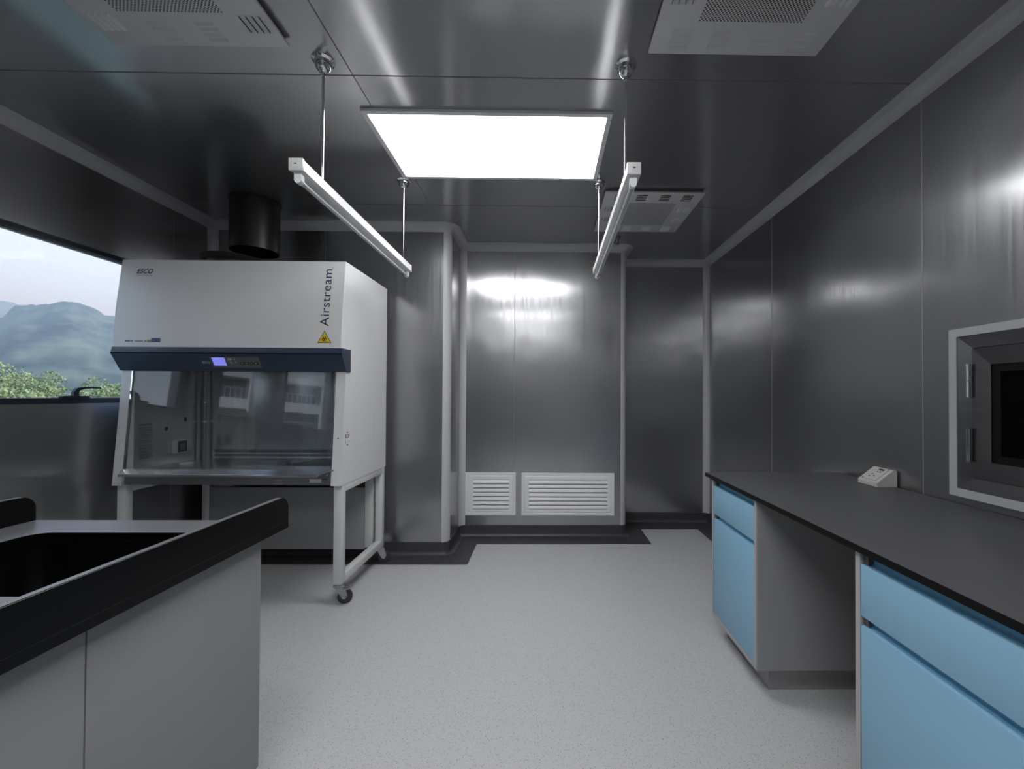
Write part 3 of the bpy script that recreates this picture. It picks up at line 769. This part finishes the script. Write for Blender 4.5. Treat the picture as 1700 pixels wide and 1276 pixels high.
for x in FX:
    for y, brake in ((FY + .022, True), (RY + .022, False)):
        cx = x + st / 2; R_ = .042
        bm = B(); box(bm, cx - .026, cx + .034, y - .026, y + .034, .114, .120)
        for s in (-1, 1):
            prism(bm, [(y - .026, .114), (y + .034, .114), (y + .050, R_ + .012), (y + .038, R_ - .012), (y + .022, R_ - .010)], 'X', cx + s * .018 - .0012, cx + s * .018 + .0012)
        tube(bm, (cx - .023, y + .035, R_), (cx + .023, y + .035, R_), .006, 12)
        tube(bm, (cx, y, .112), (cx, y, .122), .018, 16)
        if brake:
            box(bm, cx + .0, cx + .055, y + .030, y + .062, .100, .104); box(bm, cx + .036, cx + .062, y + .028, y + .064, .104, .108)
        turn(bm, cx, y); cst = obj('castor', bm, 'steel_satin', bsc)
        bm = B(); tube(bm, (cx - .014, y + .035, R_), (cx + .014, y + .035, R_), R_, 32)
        bmesh.ops.bevel(bm, geom=[e_ for e_ in bm.edges if len(e_.link_faces) == 2 and any(len(f.verts) > 8 for f in e_.link_faces)], offset=.005, segments=2, affect='EDGES')
        turn(bm, cx, y); obj('castor_wheel', bm, 'rubber', cst)
# exhaust collar on top of the cabinet (part) and duct end hanging from the ceiling (thing)
bm = B(); lathe(bm, [(0, 2.0705), (.165, 2.0705), (.165, 2.155), (.196, 2.178), (.200, 2.186), (.196, 2.192), (.182, 2.194), (.165, 2.180), (.155, 2.12), (0, 2.12)], -2.150, 2.96, 40)
obj('exhaust_collar', bm, 'black_duct', bsc)
bm = B(); lathe(bm, [(.149, H - .002), (.158, H - .002), (.158, H - .014), (.150, H - .018), (.150, 2.262), (.144, 2.262), (.144, H - .002)], -2.045, 3.0, 48)
tag(obj('exhaust_duct', bm, 'black_duct', loc=(-2.045, 3.0, H)), 'short black round duct hanging from the ceiling above the white cabinet', 'duct')

# loose things inside the chamber
def dish(x, y, r, m, name, label, cat):
    bm = B(); z = IZ0
    lathe(bm, [(0, z + .0005), (r * .8, z + .0005), (r, z + .010), (r * .97, z + .012), (r * .78, z + .004), (0, z + .004)], x, y, 32)
    return tag(obj(name, bm, m, loc=(x, y, z)), label, cat)
dish(-2.33, 2.80, .040, 'dish', 'petri_dish', 'small white dish on the left of the work surface behind the glass', 'dish')
dish(-1.735, 2.86, .045, 'steel_polished', 'steel_dish', 'small shiny steel dish on the work surface behind the glass', 'dish')
bm = B(); pts = [(-1.665, 2.80), (-1.395, 2.80), (-1.31, 3.02), (-1.56, 3.02)]
prism(bm, pts, 'Z', IZ0 + .001, IZ0 + .010)
for k in range(9):
    t_ = k / 9; xa = -1.655 + .26 * t_; box(bm, xa, xa + .018, 2.805, 2.815, IZ0 + .010, IZ0 + .014)
tag(obj('rubber_mat', bm, 'tray', loc=(-1.5, 2.9, IZ0)), 'flat dark grey mat lying at the right end of the work surface behind the glass', 'mat')

# ------------------------------------------------------------------ right workbench
RZ = .8467; RX = .8869; RT = .021
WY0, WY1 = .30, 2.316
bm = B(); box(bm, RX, XR - .006, WY0, WY1, RZ - RT, RZ, 0, .0012)
for f in bm.faces:
    if abs(f.normal.z) < .5 or f.calc_center_median().z < RZ - RT * .5: f.material_index = 1
bm.normal_update()
for f in bm.faces: f.material_index = 0 if f.normal.z > .9 and f.calc_center_median().z > RZ - .001 else 1
wt = tag(obj('worktop', bm, ['worktop_grey', 'worktop_edge'], loc=((RX + XR) / 2, 1.3, RZ - RT)), 'long dark grey worktop with black edge along the right wall, over the blue cabinets', 'worktop')
def blue_cabinet(y0, y1, label):
    cx0, cx1 = .905, XR - .02; t = thing('base_cabinet', label, 'cabinet', ((cx0 + cx1) / 2, (y0 + y1) / 2, 0), 'blue-fronted cabinets under the right worktop')
    zt, zb_, w = RZ - RT - .001, .110, .018
    for ya in (y0, y1 - w):
        bm = B(); box(bm, cx0 - .006, cx0, ya, ya + w, zb_, zt); obj('edge_strip', bm, 'cab_light', t)
        bm = B(); box(bm, cx0, cx1, ya, ya + w, zb_, zt); obj('side_panel', bm, 'cab_panel', t)
    bm = B(); box(bm, cx0 - .006, cx1, y0 + w, y1 - w, zb_, zb_ + w); obj('bottom_panel', bm, 'cab_light', t)
    bm = B(); box(bm, cx1 - .012, cx1, y0 + w, y1 - w, zb_ + w, zt); obj('back_panel', bm, 'cab_panel', t)
    g = .0026
    # drawer with a channel pull above it
    dz0, dz1 = .646, .791
    bm = B(); box(bm, cx0 - .005, cx0 + .013, y0 + w + g, y1 - w - g, dz0, dz1, 0, .001); d = obj('drawer_front', bm, 'blue', t)
    def pull(par, z0, z1):
        bm = B(); ya, yb = y0 + w + g, y1 - w - g
        ye = yb - .016
        prof_ = [(cx0 + .034, z1), (cx0 + .022, z1), (cx0 + .020, z0 + .010), (cx0 + .015, z0 + .002), (cx0 + .009, z0 - .001), (cx0 + .009, z0 - .003), (cx0 + .034, z0 - .003)]
        prism(bm, prof_, 'Y', ya, ye); obj('channel_pull', bm, 'blue_pull', par)
        bm = B(); box(bm, cx0 + .004, cx0 + .034, ye, yb, z0 + .001, z1 - .001); obj('channel_end', bm, 'channel_grey', par)
    pull(d, dz1, zt)
    bm = B(); box(bm, cx0 - .005, cx0 + .013, y0 + w + g, y1 - w - g, zb_ + w + g, .620, 0, .001); dd = obj('door', bm, 'blue', t)
    pull(dd, .620, .646)
    bm = B(); box(bm, cx0 + .07, cx1 - .02, y0 + .045, y1 - .02, 0, zb_); obj('plinth', bm, 'cab_panel', t)
    return t
blue_cabinet(1.780, 2.250, 'blue-fronted base cabinet under the far end of the right worktop')
blue_cabinet(.62, 1.212, 'blue-fronted base cabinet under the near end of the right worktop')
# socket box on the worktop
bm = B(); ya, yb = 1.938, 2.058
pr = [(1.540, RZ), (1.636, RZ), (1.636, RZ + .076), (1.618, RZ + .078), (1.540, RZ + .020)]
prism(bm, pr, 'Y', ya, yb); bmesh.ops.bevel(bm, geom=bm.edges[:], offset=.002, segments=2, affect='EDGES')
sb = obj('socket_box', bm, 'cream', loc=(1.59, 2.0, RZ)); tag(sb, 'small white wedge-shaped socket box on the right worktop against the wall', 'socket')
sl = Vector((1.618 - 1.540, 0, .058)); ln = sl.length; d_ = sl / ln; nrm = Vector((-d_.z, 0, d_.x))
def slope_box(bm, u0, u1, y0, y1, h0, h1):
    P = []
    for h in (h0, h1):
        for u, y in ((u0, y0), (u1, y0), (u1, y1), (u0, y1)):
            p = Vector((1.540, 0, RZ + .020)) + d_ * u * ln + nrm * h; P.append(bm.verts.new((p.x, y, p.z)))
    for q in ((3, 2, 1, 0), (4, 5, 6, 7), (0, 1, 5, 4), (1, 2, 6, 5), (2, 3, 7, 6), (3, 0, 4, 7)): bm.faces.new([P[i] for i in q])
bm = B(); slope_box(bm, .10, .94, ya + .018, yb - .010, 0, .004); fp = obj('face_plate', bm, 'cream', sb, smooth=False)
bm = B(); slope_box(bm, .78, .90, ya + .034, ya + .066, .004, .0046); obj('display', bm, 'socket', fp)
bm = B()
for u, y in ((.64, .040), (.64, .056), (.36, .050), (.44, .068), (.28, .072), (.12, .095)): slope_box(bm, u, u + .06, ya + y, ya + y + .006, .004, .0048)
obj('socket_holes', bm, 'ink', fp)

# ------------------------------------------------------------------ pass box in the right wall
pb = thing('pass_box', 'stainless steel pass box with a framed glass door set in the right wall', 'pass box', (XR, 1.34, PB['z0']))
def frame_ring(bm, X0, X1, a, b_, mi=0):
    """mitred ring: rectangle a at depth X0 to rectangle b at depth X1 (y0,y1,z0,z1)"""
    o_ = [(a[0], a[2]), (a[1], a[2]), (a[1], a[3]), (a[0], a[3])]; i_ = [(b_[0], b_[2]), (b_[1], b_[2]), (b_[1], b_[3]), (b_[0], b_[3])]
    ov = [bm.verts.new((X0, *p)) for p in o_]; iv = [bm.verts.new((X1, *p)) for p in i_]
    for k in range(4): bm.faces.new((ov[k], ov[(k + 1) % 4], iv[(k + 1) % 4], iv[k])).material_index = mi
R0 = (PB['y0'], PB['y1'], PB['z0'], PB['z1'])
def ins(R, d): return (R[0] + d, R[1] - d, R[2] + d, R[3] - d)
XF = XR - .020
bm = B(); frame_ring(bm, XR, XF, R0, R0); frame_ring(bm, XF, XF, R0, ins(R0, .031)); frame_ring(bm, XF, XF + .004, ins(R0, .031), ins(R0, .031))
obj('outer_frame', bm, 'passbox_paint', pb, smooth=False)
R1 = ins(R0, .031)
bm = B(); frame_ring(bm, XF + .004, XF + .017, R1, ins(R1, .049)); frame_ring(bm, XF + .017, XF + .036, ins(R1, .049), ins(R1, .049))
obj('inner_frame', bm, 'steel_dark', pb, smooth=False)
R2 = ins(R1, .0515)
bm = B(); frame_ring(bm, XF + .034, XF + .009, R2, R2); frame_ring(bm, XF + .009, XF + .015, R2, ins(R2, .064)); frame_ring(bm, XF + .015, XF + .022, ins(R2, .064), ins(R2, .064))
door = obj('door', bm, 'steel_dark', pb, smooth=False)
R3 = ins(R2, .064)
bm = B(); frame_ring(bm, XF + .020, XF + .020, R3, ins(R3, .028)); frame_ring(bm, XF + .020, XF + .030, ins(R3, .028), ins(R3, .028))
obj('door_gasket', bm, 'gasket', door, smooth=False)
R4 = ins(R3, .026)
bm = B(); box(bm, XF + .024, XF + .028, *R4); obj('door_glass', bm, 'door_glass', door)
for z in (1.328, 1.083):
    bm = B(); yh = PB['y1'] - .0815
    for a, b_ in ((-.064, -.001), (.001, .064)): tube(bm, (XF - .004, yh, z + a), (XF - .004, yh, z + b_), .0075, 16)
    box(bm, XF - .001, XF + .004, yh - .003, yh + .003, z - .062, z + .062)
    obj('hinge', bm, 'chrome', door)
bm = B(); box(bm, XF - .012, XF + .003, PB['y0'] + .088, PB['y0'] + .112, 1.13, 1.28, 0, .003); tube(bm, (XF - .03, PB['y0'] + .1, 1.14), (XF - .03, PB['y0'] + .1, 1.27), .009)
obj('door_handle', bm, 'chrome', door)
bm = B(); Rc = ins(R0, .045); XD = XR + .50
frame_ring(bm, XF + .034, XD, Rc, Rc); v = [bm.verts.new((XD, Rc[i], Rc[j])) for i, j in ((0, 2), (1, 2), (1, 3), (0, 3))]; bm.faces.new(v)
obj('chamber', bm, 'steel_satin', pb, smooth=False)
bm = B(); q = .05
for (a, b_, c, d) in ((Rc[0] + q, Rc[0] + q + .02, Rc[2] + q, Rc[3] - q), (Rc[1] - q - .02, Rc[1] - q, Rc[2] + q, Rc[3] - q), (Rc[0] + q, Rc[1] - q, Rc[2] + q, Rc[2] + q + .02)): box(bm, XD - .012, XD - .001, a, b_, c, d)
obj('far_door', bm, 'seam_light', pb)

# ------------------------------------------------------------------ left sink bench
LX, LW, LE, LZ = -.8413, -1.679, 1.413, .8467; LT = .022; LY0 = .10; UP = .083
def rrect(x0, x1, y0, y1, r, n=6):
    pts = []
    for cx, cy, a0 in ((x1 - r, y1 - r, 0), (x0 + r, y1 - r, 90), (x0 + r, y0 + r, 180), (x1 - r, y0 + r, 270)):
        for i in range(n + 1):
            a = math.radians(a0 + 90 * i / n); pts.append((cx + r * math.cos(a), cy + r * math.sin(a)))
    return pts
SK = (-1.510, -.985, .884, 1.287)
bm = B()
ol = [(LW, LY0), (LX, LY0), (LX, LE), (LW, LE)]; il = rrect(*SK, .045)
ov = [bm.verts.new((x, y, LZ)) for x, y in ol]; iv = [bm.verts.new((x, y, LZ)) for x, y in il]
ed = [bm.edges.new((ov[i], ov[(i + 1) % 4])) for i in range(4)] + [bm.edges.new((iv[i], iv[(i + 1) % len(iv)])) for i in range(len(iv))]
bmesh.ops.triangle_fill(bm, use_beauty=True, use_dissolve=False, edges=ed)
r_ = bmesh.ops.extrude_face_region(bm, geom=bm.faces[:])
for v in r_['geom']:
    if isinstance(v, bmesh.types.BMVert): v.co.z -= LT
bm.normal_update()
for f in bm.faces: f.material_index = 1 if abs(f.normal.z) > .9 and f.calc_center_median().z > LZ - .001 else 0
wl = tag(obj('sink_worktop', bm, ['black', 'sink_top_sheen'], loc=((LX + LW) / 2, .8, LZ - LT)), 'black resin worktop with raised rims and a sink cut-out at the lower left', 'worktop')
def upstand(x0, x1):
    bm = B(); r = .042; yE = LE - .001
    pts = [(LY0, LZ + .0005), (yE, LZ + .0005)] + [(yE - r + r * math.cos(math.radians(a)), LZ + UP - r + r * math.sin(math.radians(a))) for a in range(0, 91, 9)] + [(LY0, LZ + UP)]
    prism(bm, pts, 'X', x0, x1)
    bmesh.ops.bevel(bm, geom=[e_ for e_ in bm.edges if abs(e_.verts[0].co.x - e_.verts[1].co.x) < 1e-5 and min(e_.verts[0].co.z, e_.verts[1].co.z) > LZ + .01], offset=.0025, segments=2, affect='EDGES')
    bm.normal_update()
    for f in bm.faces: f.material_index = 1 if f.normal.z > .95 or (f.normal.z < -.95 and f.calc_center_median().z > LZ + .05) else 0  # upward rim faces get the lighter grey, a painted glint on black resin
    return obj('raised_rim', bm, ['black', 'sink_top_sheen'], wl)
upstand(LX - .018, LX); upstand(LW, LW + .018)
# basin
bm = B()
levels = [(0.006, LZ - .001), (.004, LZ - LT - .002), (.000, LZ - LT - .002), (.000, LZ - .17), (-.02, LZ - .205), (-.06, LZ - .215)]
rings = []
for off, z in levels:
    rings.append([bm.verts.new((x, y, z)) for x, y in rrect(SK[0] - off + .004, SK[1] + off - .004, SK[2] - off + .004, SK[3] + off - .004, max(.03, .045 + off))])
rings = rings[2:]
for a, b_ in zip(rings, rings[1:]):
    for i in range(len(a)): bm.faces.new((a[i], a[(i + 1) % len(a)], b_[(i + 1) % len(a)], b_[i]))
bm.faces.new(rings[-1])
for v in [v for v in bm.verts if not v.link_faces]: bm.verts.remove(v)
lip = [bm.verts.new((x, y, LZ - LT - .002)) for x, y in rrect(SK[0] - .02, SK[1] + .02, SK[2] - .02, SK[3] + .02, .06)]
for i in range(len(lip)): bm.faces.new((lip[i], lip[(i + 1) % len(lip)], rings[0][(i + 1) % len(lip)], rings[0][i]))
sk_ = tag(obj('sink_basin', bm, 'black', loc=((SK[0] + SK[1]) / 2, 1.08, LZ - .215)), 'black rectangular sink basin set into the black worktop at the lower left', 'sink')
bm = B(); lathe(bm, [(0, LZ - .212), (.03, LZ - .212), (.038, LZ - .214), (.038, LZ - .2155)], -1.25, 1.08); obj('drain', bm, 'steel_satin', sk_)
# bench body
lb = thing('bench_cabinet', 'pale grey panelled cabinet under the black sink worktop at the lower left', 'cabinet', ((LX + LW) / 2, .7, 0))
bx0, bx1 = LW + .02, LX - .0215; zt = LZ - LT - .001
for a, b_ in ((.8185, 1.312), (.320, .8155), (LY0 + .02, .317)):
    bm = B(); box(bm, bx1 - .018, bx1, a, b_, .132, zt, 0, .0008); obj('side_panel', bm, 'bench_panel', lb)
    bm = B(); box(bm, bx0, bx0 + .018, a, b_, .132, zt, 0, .0008); obj('side_panel', bm, 'bench_panel', lb)
bm = B(); box(bm, bx0 + .019, bx1 - .019, 1.293, 1.311, .132, zt); obj('end_panel', bm, 'bench_panel', lb)
bm = B(); box(bm, bx0 + .019, bx1 - .019, LY0 + .02, LY0 + .038, .132, zt); obj('end_panel', bm, 'bench_panel', lb)
bm = B(); box(bm, bx0 + .019, bx1 - .019, LY0 + .038, 1.293, .132, .150); obj('bottom_panel', bm, 'bench_panel', lb)
bm = B(); box(bm, bx0 + .05, bx1 - .05, LY0 + .07, 1.26, 0, .132); obj('plinth', bm, 'cab_panel', lb)

# ------------------------------------------------------------------ outside
GZ = -14
bm = B(); box(bm, -900, -8, -500, 900, GZ - 1, GZ); struct(obj('ground', bm, 'forest'))
def noise1(t, s):
    return sum(math.sin(t * f + s * k) / f ** .9 for k, f in ((1.3, 1.0), (2.1, 2.3), (3.7, 5.1), (5.3, 11.0), (7.1, 23.0)))
from mathutils import noise as mnoise
def ridge(name, d0, d1, dist, az0, az1, pts, seed, label):
    """a wooded hill: a heightfield rising to a crest at the given distance"""
    def crest(az):
        if az <= pts[0][0]: return pts[0][1]
        for (a, ya), (b_, yb) in zip(pts, pts[1:]):
            if az <= b_:
                k = (az - a) / (b_ - a); k = k * k * (3 - 2 * k); return ya + (yb - ya) * k
        return pts[-1][1]
    bm = B(); n, m = 420, 34; rows = []
    for j in range(m):
        d = d0 + (d1 - d0) * j / (m - 1); row = []
        q = (d - d0) / (dist - d0) if d < dist else 1 - .6 * (d - dist) / (d1 - dist); q = math.sin(min(q, 1) * PI / 2)
        for i in range(n):
            az_ = az0 + (az1 - az0) * i / (n - 1); az = math.radians(az_)
            x, y = -math.cos(az) * d, math.sin(az) * d
            z = GZ + (crest(az_) - GZ) * q
            z += (mnoise.noise(Vector((x * .03, y * .03, seed))) * 4 + mnoise.noise(Vector((x * .12, y * .12, seed))) * 2.6 + mnoise.noise(Vector((x * .45, y * .45, seed))) * 2.6) * max(q, .1) * d / 430
            row.append(bm.verts.new((x, y, z)))
        rows.append(row)
    for a, b_ in zip(rows, rows[1:]):
        for i in range(n - 1): bm.faces.new((a[i], a[i + 1], b_[i + 1], b_[i]))
    return tag(obj(name, bm, 'forest', ang=180), label, 'hill')
ridge('wooded_hill', 310, 560, 430, 5, 70, [(5, 40), (25, 52), (34, 58), (37.6, 57), (40, 53.5), (43, 50), (47, 45), (70, 30)], 1.0, 'hazy blue wooded hill through the window, farther ridge at the left edge of the view')
ridge('wooded_hill', 110, 290, 240, 5, 70, [(5, 10), (33, 18), (37.6, 24), (39.5, 30), (42, 33.5), (43, 32.5), (44.4, 30), (48, 26), (70, 15)], 4.0, 'hazy blue wooded hill through the window, nearer ridge beside the white cabinet')
bm = B(); box(bm, -620, -82, -60, 640, GZ + .2, 62)
hz_o = obj('haze', bm, 'dark', smooth=False); hm = bpy.data.materials.new('air_haze'); hm.use_nodes = True; hm.node_tree.nodes.clear()
ho = hm.node_tree.nodes.new('ShaderNodeOutputMaterial'); hv = hm.node_tree.nodes.new('ShaderNodeVolumeScatter')
hv.inputs['Color'].default_value = (.62, .82, 1.0, 1); hv.inputs['Density'].default_value = .0065; hv.inputs['Anisotropy'].default_value = .0
hm.node_tree.links.new(hv.outputs[0], ho.inputs['Volume']); hz_o.data.materials.clear(); hz_o.data.materials.append(hm)
hz_o['kind'] = 'stuff'; hz_o['label'] = 'pale blue haze in the air between the window and the wooded hills'; hz_o['category'] = 'haze'

def tree(x, y, top, r, label):
    t = thing('tree', label, 'tree', (x, y, GZ), 'trees outside the window')
    bm = B(); tube(bm, (x, y, GZ), (x + .2, y, top - r * .8), .28, 10, r2=.12)
    for k in range(5):
        a = k * 2.4; tube(bm, (x + .1, y, top - r * 1.6 + k * .2), (x + r * .55 * math.cos(a), y + r * .55 * math.sin(a), top - r * .7 + k * .15), .09, 8, r2=.03)
    obj('trunk', bm, 'bark', t)
    bm = B(); rnd = random.Random(int(x * 13 + y * 7))
    blobs = [(x + rnd.gauss(0, r * .42), y + rnd.gauss(0, r * .42), top - r * (.35 + .9 * rnd.random()), r * (.22 + .2 * rnd.random())) for _ in range(34)]
    for (bx, by, bz, br) in blobs:
        bz = min(bz, top - br)
        for _ in range(150):
            d = Vector((rnd.gauss(0, 1), rnd.gauss(0, 1), rnd.gauss(0, 1))).normalized() * br * (.75 + .35 * rnd.random())
            c = Vector((bx, by, bz)) + d; s = .07 + .07 * rnd.random()
            u = Vector((rnd.gauss(0, 1), rnd.gauss(0, 1), rnd.gauss(0, 1))).normalized(); w = u.cross(Vector((rnd.gauss(0, 1), rnd.gauss(0, 1), rnd.gauss(0, 1)))).normalized()
            bm.faces.new([bm.verts.new(c + u * s), bm.verts.new(c + w * s * .7), bm.verts.new(c - u * s), bm.verts.new(c - w * s * .7)])
    obj('crown', bm, 'leaf', t, smooth=False)
def at(px, dist):      # a place out of the window seen at photo column px
    v = rw.transposed() @ Vector(((px - PX) / F, 1, 0)); v.z = 0; v.normalize(); return v.x * dist, v.y * dist
for px, dist, ty, r, lab in ((-30, 62, 592, 3.4, 'pale green bushy tree seen in the window, leftmost and tallest crown'),
                             (52, 74, 606, 3.2, 'pale green bushy tree seen in the window, right of the tallest crown'),
                             (10, 34, 640, 1.6, 'yellow-green tree top at the lower left corner of the window'),
                             (75, 44, 654, 1.5, 'yellow-green tree top barely above the window sill, left of the window handle'),
                             (152, 52, 638, 2.0, 'yellow-green tree top behind the window handle'),
                             (200, 64, 622, 2.4, 'yellow-green tree top beside the white cabinet in the window')):
    x, y = at(px, dist); topz = HC + dist * math.cos(math.atan((px - PX) / F)) * (PY - ty) / F
    tree(x, y, topz, r, lab)

# white apartment building behind the camera's left shoulder, mirrored in the sash glass
ab = thing('apartment_building', 'white apartment building with dark glazed balconies, seen only mirrored in the cabinet glass', 'building', (-34, -34, GZ))
rot = math.atan2(34, 34)
def bpt(u, v_, z):   # u along the facade, v outwards from it
    c = Vector((-34, -34, 0)); d1 = Vector((1, -1, 0)).normalized(); d2 = Vector((1, 1, 0)).normalized()
    p = c + d1 * u + d2 * v_; return (p.x, p.y, z)
def bbox(bm, u0, u1, v0, v1, z0, z1, mi=0):
    vs = [bm.verts.new(bpt(u, v_, z)) for z in (z0, z1) for u, v_ in ((u0, v0), (u1, v0), (u1, v1), (u0, v1))]
    for q in ((3, 2, 1, 0), (4, 5, 6, 7), (0, 1, 5, 4), (1, 2, 6, 5), (2, 3, 7, 6), (3, 0, 4, 7)): bm.faces.new([vs[i] for i in q]).material_index = mi
bm = B(); bbox(bm, 2.5, 22, -10, -1.2, GZ, 10.5); obj('glazed_core', bm, 'facade_dark', ab)
for k in range(8):
    z = 9.2 - k * 3.1
    bm = B(); bbox(bm, 2.5, 22, -1.2, .3, z, z + (2.1 if k == 0 else 1.0)); obj('floor_band', bm, 'facade', ab)
for u in (5.4, 12.2, 19):
    bm = B(); bbox(bm, u, u + 1.6, -1.2, .28, GZ, 9.2); obj('column', bm, 'facade', ab)
bm = B()
for k in range(8):
    z = 9.2 - k * 3.1
    for i in range(42): bbox(bm, 2.6 + i * .46, 2.65 + i * .46, -.3, -.25, z - 2.1, z - 1.0)
    bbox(bm, 2.5, 22, -.3, -.24, z - 1.05, z - .98)
obj('railing', bm, 'seam_light', ab)
